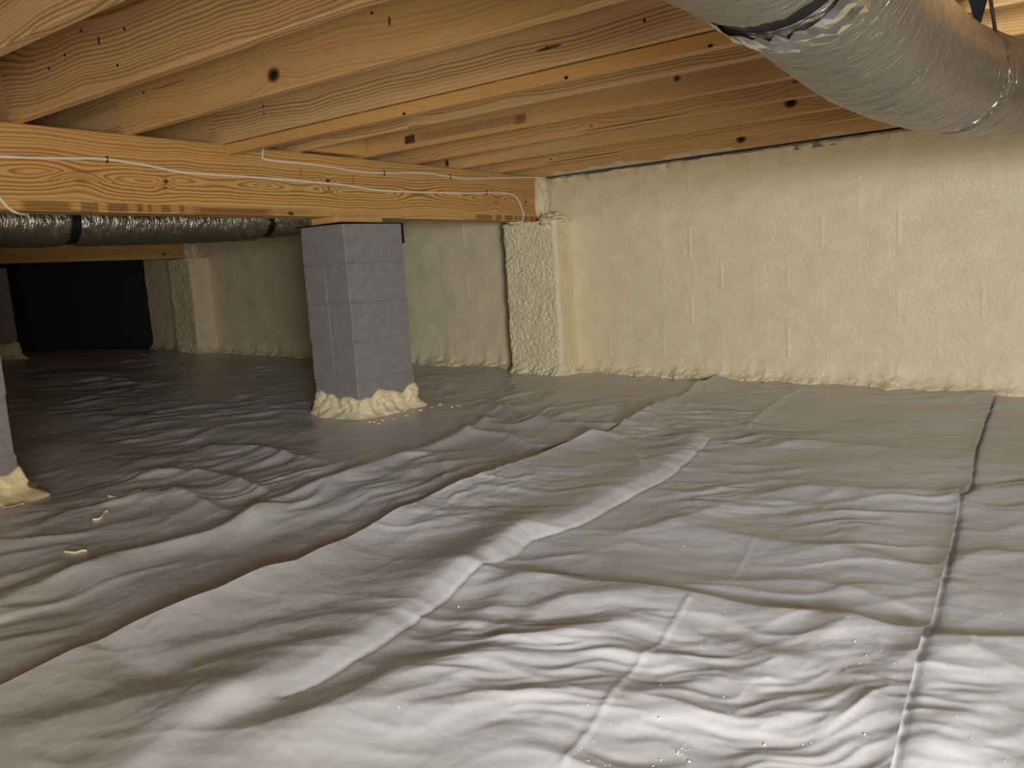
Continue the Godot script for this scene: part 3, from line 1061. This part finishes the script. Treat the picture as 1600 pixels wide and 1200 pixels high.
func build_framing() -> void:
	var zf := 1.69
	joist("pale straight-grained floor joist at the extreme top left corner, nearest the camera", 0.943, -2.90, zf, M.wood1, -2.9)
	var j2 := joist("bold-grained floor joist, second from the top left corner, nail holes near its end", 1.325, -2.90, zf, M.wood2, -2.9)
	nails(j2, 1.325, [[0.766, -2.384], [0.70, -2.593], [0.638, -2.219], [0.719, -2.49], [0.723, -2.162]])
	var j3 := joist("smooth pale floor joist with a dark loose knot near its lower edge", 1.713, -2.905, zf, M.wood3, -2.9)
	nails(j3, 1.713, [[0.704, -2.726], [0.72, -1.60]])
	var j4 := joist("floor joist directly above the orange nailing strip, with arched cathedral grain", 2.12, -2.945, zf, M.wood4, -2.9)
	nails(j4, 2.12, [[0.71, -2.90], [0.639, -1.294], [0.647, -0.979], [0.76, -1.434]])
	joist("floor joist just behind the orange nailing strip, only a thin grained band showing below it", 2.51, -2.945, zf, M.wood2, -2.2)
	joist("floor joist with grey stained patches, first fully seen beyond the nailing strip", 2.90, -2.945, zf, M.wood5, -2.9)
	joist("floor joist with a narrow dark split along its lower edge, beyond the grey-stained joist", 3.29, -2.945, zf, M.wood6, -2.9)
	joist("plain floor joist third beyond the nailing strip, counting from the stained one", 3.68, -2.945, zf, M.wood3, -1.9)
	joist("last free floor joist before the foam wall, rust knot near the girder", 4.07, -2.945, zf, M.wood6, -3.6)
	put_rim()
	var far_mats := [M.wood4, M.wood5, M.wood1, M.wood3, M.wood2, M.wood6, M.wood4, M.wood5, M.wood1]
	var xs := [0.943, 1.325, 1.713, 2.12, 2.51, 2.90, 3.29, 3.68, 4.07]
	var names := ["in the top left corner behind the nearest joist", "behind the nail-holed joist with bold wavy grain", "behind the smooth joist with the loose knot", "behind the joist above the nailing strip", "behind the half-hidden joist at the strip", "behind the grey-stained joist", "behind the joist with the dark split", "behind the plain joist near the wall", "behind the last joist before the foam wall"]
	for k in 9:
		joist("far-side floor joist butted on the girder " + names[k], xs[k] + 0.003, -6.90, [-2.903, -2.903, -2.908][k] if k < 3 else -2.948, far_mats[k], -5.1 - 0.1 * k, "floor_joist", "joists beyond the girder")
	# girders: three planks nailed together
	var g := thing("girder", "long built-up timber girder across the picture, resting on the block piers", "girder")
	for k in 3:
		put("plank", board_mesh(Vector3(-2.28, CH + GB, GZ - 0.038 * (k + 1)), Vector3(4.475, CH + JH, GZ - 0.038 * k - 0.0006), 0, 0.003, 2.5, 1.2), [M.girder, M.girder_b, M.girder_b][k], g)
	var g2 := thing("girder", "dim far girder in the dark at left, below and behind the hanging foil duct", "girder")
	for k in 3:
		put("plank", board_mesh(Vector3(0.15, CH + GB, -6.76 - 0.038 * (k + 1)), Vector3(4.46, CH + JH, -6.76 - 0.038 * k - 0.0006), 0, 0.003, 2.5, 2.4), M.girder_b, g2)
	# strip under the fourth joist
	var s := thing("nailing_strip", "narrow orange timber strip hanging under a joist, its cut end at the girder", "wood strip")
	put("timber", board_mesh(Vector3(2.132, CH + 0.541, -2.868), Vector3(2.170, CH + 0.581, zf), 2, 0.0015, 2.5, -2.9), M.strip, s)
	for q in [-1.883, -1.241, -0.80]:
		put("nail_scar", lump_mesh(Vector3(2.132, CH + 0.547, q), Vector3(0.002, 0.004, 0.007), 400 + int(-q * 10.0), 0.4), M.nail, s)
	for q in [-2.7, -2.1, -1.5, -0.9, -0.3, 0.4]:   # packing between strip and joist
		put("spacer", box_mesh(Vector3(2.140, CH + 0.5805, q), Vector3(2.156, CH + JH + 0.0005, q + 0.03), 0.001), M.strip, s)
	# blocking over the girder
	var b := thing("blocking", "short timber blocks seen above the girder between joists, right of the nailing strip", "blocking")
	put("block", box_mesh(Vector3(2.552, CH + JH + 0.002, -2.86), Vector3(2.895, CH + JH + 0.14, -2.822), 0.003), M.girder_b, b)

func put_rim() -> void:
	var o := thing("rim_joist", "brownish rim board along the top of the foam wall, edged with overspray", "joist")
	put("timber", board_mesh(Vector3(4.50, CH + JH - 0.006, ZEND), Vector3(4.538, CH + JH + 0.236, 1.69), 2, 0.0035, 2.5, -2.4), M.wood3, o)
	var s := thing("sill_plate", "dark weathered sill plate between the rim board and the foam wall", "sill plate")
	put("timber", board_mesh(Vector3(4.592, CH + JH - 0.043, ZEND), Vector3(4.69, CH + JH - 0.007, 1.69), 2, 0.003, 2.5, 0.0), M.plain, s)
	# foam that drifted onto the lower edge of the rim board
	var a := noise(91, 3.0, 3)
	var pts := PackedVector3Array()
	for i in 240:
		var z := lerpf(-2.75, -0.6, i / 239.0)
		var hh := 0.004 + 0.030 * clampf(0.45 + 1.2 * a.get_noise_2d(z, 0.0) - absf(z + 2.0) * 0.25, 0.0, 1.0)
		for j in 9:
			var t := j / 8.0
			var yy := CH + JH - 0.0085 + hh * t
			pts.append(Vector3(4.4998 - 0.006 * (1.0 - t) * (0.7 + 0.8 * a.get_noise_2d(z * 6.0, yy * 40.0)), yy, z))
	put("foam_overspray", grid_mesh(pts, 240, 9, true), M.foam, o)

func build_piers() -> void:
	var p := pier("grey concrete block pier standing in the middle under the long girder", 2.634, 3.025, -3.045, -2.75, CH + 0.262, 500)
	put("cap_sheet", box_mesh(Vector3(2.620, CH + 0.2625, -3.06), Vector3(3.034, CH + 0.2655, -2.744), 0.0008), M.black, p)
	put("cap_flap", box_mesh(Vector3(3.029, CH + 0.165, -2.80), Vector3(3.034, CH + 0.2655, -2.742), 0.001), M.black, p)
	put("shim", box_mesh(Vector3(2.66, CH + 0.2658, -2.99), Vector3(2.98, CH + GB - 0.0005, -2.83), 0.002), M.girder_b, p)
	var q := pier("grey concrete block pier cut off by the left edge of the picture, nearest the camera", 0.74, 1.13, -3.045, -2.75, CH + 0.262, 530)
	put("shim", box_mesh(Vector3(0.78, CH + 0.2625, -2.99), Vector3(1.09, CH + GB - 0.0005, -2.84), 0.002), M.girder_b, q)
	pier("grey concrete block pier beyond the left border, next along the near girder", -1.155, -0.765, -3.045, -2.75, CH + 0.262, 590)
	var b := pier("dim concrete block pier far back at the left edge, under the far girder", 2.48, 2.87, -7.0, -6.65, CH + 0.262, 560)
	put("shim", box_mesh(Vector3(2.52, CH + 0.2625, -6.95), Vector3(2.83, CH + GB - 0.0005, -6.70), 0.002), M.girder_b, b)

func build_ducts() -> void:
	var path := [Vector3(-0.6, CH + 0.435, -0.40), Vector3(0.3, CH + 0.435, -0.38), Vector3(1.25, CH + 0.425, -0.345), Vector3(1.85, CH + 0.395, -0.325), Vector3(2.45, CH + 0.405, -0.255), Vector3(2.85, CH + 0.42, -0.12), Vector3(3.10, CH + 0.41, 0.22), Vector3(3.18, CH + 0.42, 0.75), Vector3(3.2, CH + 0.42, 1.5)]
	var o := thing("flexible_duct", "large silver foil flexible duct slung under the joists at top right", "duct")
	put("jacket", duct_mesh(path, 0.135, [[1.76, 0.03, 0.10], [2.98, 0.03, 0.08]], 600), M.foil, o)
	put("foil_collar", foil_band(path, 1.83, 0.136, 0.10, 610), M.tape, o)
	put("foil_collar", foil_band(path, 2.985, 0.127, 0.03, 612), M.tape, o)
	put("foil_collar", foil_band(path, 3.47, 0.132, 0.03, 614), M.tape, o)
	tag(put("duct_strap", strap_mesh(path, 1.745, 0.128, 0.045, CH + JH), M.black), "black hanging strap at the top edge, round the large silver duct's nearer joint", "strap", "")
	var strap2 := put("duct_strap", strap_mesh(path, 2.97, 0.118, 0.03, CH + JH), M.black)
	tag(strap2, "wide black strap hanging the large silver duct at the top right", "strap", "")
	var leg := begin()
	var la := Vector3(2.371, CH + 0.52, -0.21)
	var lb := Vector3(2.30, CH + JH + 0.01, -0.205)
	for q in 6:
		var a := la.lerp(lb, q / 6.0)
		var b := la.lerp(lb, (q + 1) / 6.0)
		var wa := Vector3(0.58, 0, 0.8) * lerpf(0.006, 0.033, q / 6.0)
		var wb := Vector3(0.58, 0, 0.8) * lerpf(0.006, 0.033, (q + 1) / 6.0)
		var o2 := Vector3(-0.8, 0, 0.58)
		quad(leg, a - wa, a + wa, b + wb, b - wb, o2)
		quad(leg, a - wa - o2 * 0.002, a + wa - o2 * 0.002, b + wb - o2 * 0.002, b - wb - o2 * 0.002, -o2)
	put("twisted_leg", leg.commit(), M.black, strap2)
	var p2 := [Vector3(-1.0, CH + 0.335, -3.75), Vector3(0.6, CH + 0.34, -3.72), Vector3(1.6, CH + 0.345, -3.7), Vector3(2.3, CH + 0.35, -3.7), Vector3(2.9, CH + 0.37, -3.66), Vector3(3.4, CH + 0.43, -3.6), Vector3(4.0, CH + 0.46, -3.6)]
	var q := thing("flexible_duct", "crinkled foil duct hanging in shade behind the girder at left", "duct")
	put("jacket", duct_mesh(p2, 0.12, [[2.86, 0.03, 0.12], [3.9, 0.03, 0.10], [4.5, 0.03, 0.12]], 640, 0.009, 80, 2.2), M.foil, q)
	tag(put("duct_strap", strap_mesh(p2, 2.86, 0.110, 0.06, CH + JH), M.black), "left black strap of the two on the shaded foil duct behind the girder", "strap", "")
	tag(put("duct_strap", strap_mesh(p2, 3.9, 0.111, 0.05, CH + JH), M.black), "right black strap of the two on the shaded foil duct, beside the middle pier", "strap", "")

func cable(label: String, flat: Array, lead: Array, tail: Array, staples: Array) -> void:
	var c := []
	c.append_array(lead)
	for k in flat.size() / 2:
		c.append(Vector3(flat[k * 2], CH + flat[k * 2 + 1], GZ + 0.0052))
	c.append_array(tail)
	var o := thing("cable", label, "cable")
	put("sheath", tube(c, 0.0036, 0.0047, 0.012, 10), M.cable, o)
	for s in staples:
		put("staple", box_mesh(Vector3(s[0] - 0.0015, CH + s[1] - 0.012, GZ - 0.001), Vector3(s[0] + 0.0015, CH + s[1] + 0.012, GZ + 0.0108), 0.0008), M.nail, o)

func build_wires() -> void:
	cable("white cable running the length of the girder face and looping down at its right end", [1.27, 0.471, 1.475, 0.480, 1.611, 0.488, 1.781, 0.477, 1.940, 0.460, 2.274, 0.459, 2.631, 0.455, 2.792, 0.451, 3.007, 0.437, 3.296, 0.439, 3.800, 0.452, 3.926, 0.460, 4.15, 0.463, 4.25, 0.439, 4.31, 0.349, 4.305, 0.313], [Vector3(0.2, CH + 0.46, GZ + 0.0052), Vector3(0.8, CH + 0.468, GZ + 0.0052)], [Vector3(4.26, CH + 0.291, GZ + 0.004), Vector3(4.20, CH + 0.290, GZ - 0.03)], [[1.63, 0.487], [3.93, 0.460]])
	cable("white cable dropping from the nailing strip and running along the girder's top edge", [2.323, 0.553, 2.345, 0.538, 2.565, 0.535, 2.720, 0.530, 2.885, 0.520, 3.064, 0.524, 3.360, 0.542, 3.576, 0.537, 3.749, 0.532, 4.001, 0.550, 4.38, 0.574], [Vector3(2.326, CH + 0.61, GZ + 0.03), Vector3(2.326, CH + 0.578, GZ + 0.010)], [Vector3(4.46, CH + 0.574, GZ + 0.02), Vector3(4.49, CH + 0.566, GZ + 0.08)], [[3.07, 0.524], [3.6, 0.537]])
	cable("short white cable end hanging over the girder's lower edge at the left border", [1.215, 0.415, 1.235, 0.360, 1.256, 0.332, 1.272, 0.308], [Vector3(1.205, CH + 0.452, GZ + 0.0052)], [Vector3(1.30, CH + 0.291, GZ + 0.002), Vector3(1.35, CH + 0.291, GZ - 0.04)], [])

func ground_at(x: float, z: float) -> float:
	# top of the plastic at a place, read from the sheets
	var best := 1e9
	var y := fy(x, z)
	for k in tops.size():
		var p: PackedVector3Array = tops[k][0]
		var nx: int = tops[k][1]
		var nt := p.size() / nx
		var i := clampi((tops[k][2] as PackedFloat32Array).bsearch(x), 0, nx - 1)
		for j in nt:
			var q := p[i * nt + j]
			var d := absf(q.z - z)
			if d < best - 0.004:
				best = d
				y = q.y
	return y

func build_litter() -> void:
	# water drops on the near plastic
	rng.seed = 77
	var sp := SphereMesh.new()
	sp.radius = 1.0
	sp.height = 1.3
	sp.radial_segments = 8
	sp.rings = 5
	var mm := MultiMesh.new()
	mm.transform_format = MultiMesh.TRANSFORM_3D
	mm.mesh = sp
	mm.instance_count = 130
	var nests := [Vector3(1.02, -0.60, 0.05), Vector3(1.15, -0.47, 0.05), Vector3(1.35, -0.40, 0.2), Vector3(1.5, -0.15, 0.2), Vector3(1.2, -0.30, 0.3), Vector3(1.1, -0.75, 0.3), Vector3(1.9, -0.6, 0.5)]
	for k in 130:
		var c: Vector3 = nests[k % nests.size()]
		var x := c.x + rng.randfn() * c.z
		var z := c.y + rng.randfn() * c.z
		var r := 0.0009 + 0.0013 * pow(rng.randf(), 3.0)
		mm.set_instance_transform(k, Transform3D(Basis.from_scale(Vector3(r, r, r)), Vector3(x, ground_at(x, z) + r * 0.3, z)))
	var o := MultiMeshInstance3D.new()
	o.name = "water_drops"
	o.multimesh = mm
	o.material_override = M.drop
	add_child(o)
	o.set_meta("kind", "stuff")
	tag(o, "tiny glinting water drops scattered over the plastic in the right foreground", "water drops")
	# pale slivers of trimmed foam lying on the plastic
	var spots := [[1.31, -2.46, 0.5, 0.10, "long pale foam sliver on the wrinkled plastic, farthest right of the slivers"], [1.16, -2.33, -0.4, 0.07, "pale foam sliver on the plastic just right of the left pier's foot"], [0.98, -2.12, 0.9, 0.06, "curled pale foam sliver on the plastic, nearest the camera of the slivers"], [1.05, -2.62, 0.2, 0.06, "pale foam sliver lying against the left pier's foam collar"]]
	for s in spots:
		var pts := []
		for k in 5:
			var t: float = (k / 4.0 - 0.5) * s[3]
			var x: float = s[0] + cos(s[2]) * t
			var z: float = s[1] + sin(s[2]) * t + 0.012 * sin(k * 1.3)
			pts.append(Vector3(x, ground_at(x, z) + 0.004, z))
		tag(put("foam_sliver", tube(pts, 0.0022, 0.0035, 0.01, 6), M.foam), s[4], "foam scrap", "foam slivers by the left pier")
	for k in 14:
		var x := 2.95 + 0.16 * rng.randfn() if k > 3 else 2.6 + 0.05 * rng.randfn()
		var z := -2.62 + 0.035 * rng.randfn()
		if k == 0:
			crumbs = begin()
		var r := 0.003 + 0.005 * rng.randf()
		crumbs.append_from(lump_mesh(Vector3(x, ground_at(x, z) + r * 0.4, z), Vector3(r * 1.5, r * 0.6, r), 700 + k, 0.5), 0, Transform3D())
	var cr := put("foam_crumbs", crumbs.commit(), M.foam, null, "stuff")
	tag(cr, "crumbs of foam on the plastic in front of the middle pier's collar", "foam crumbs")
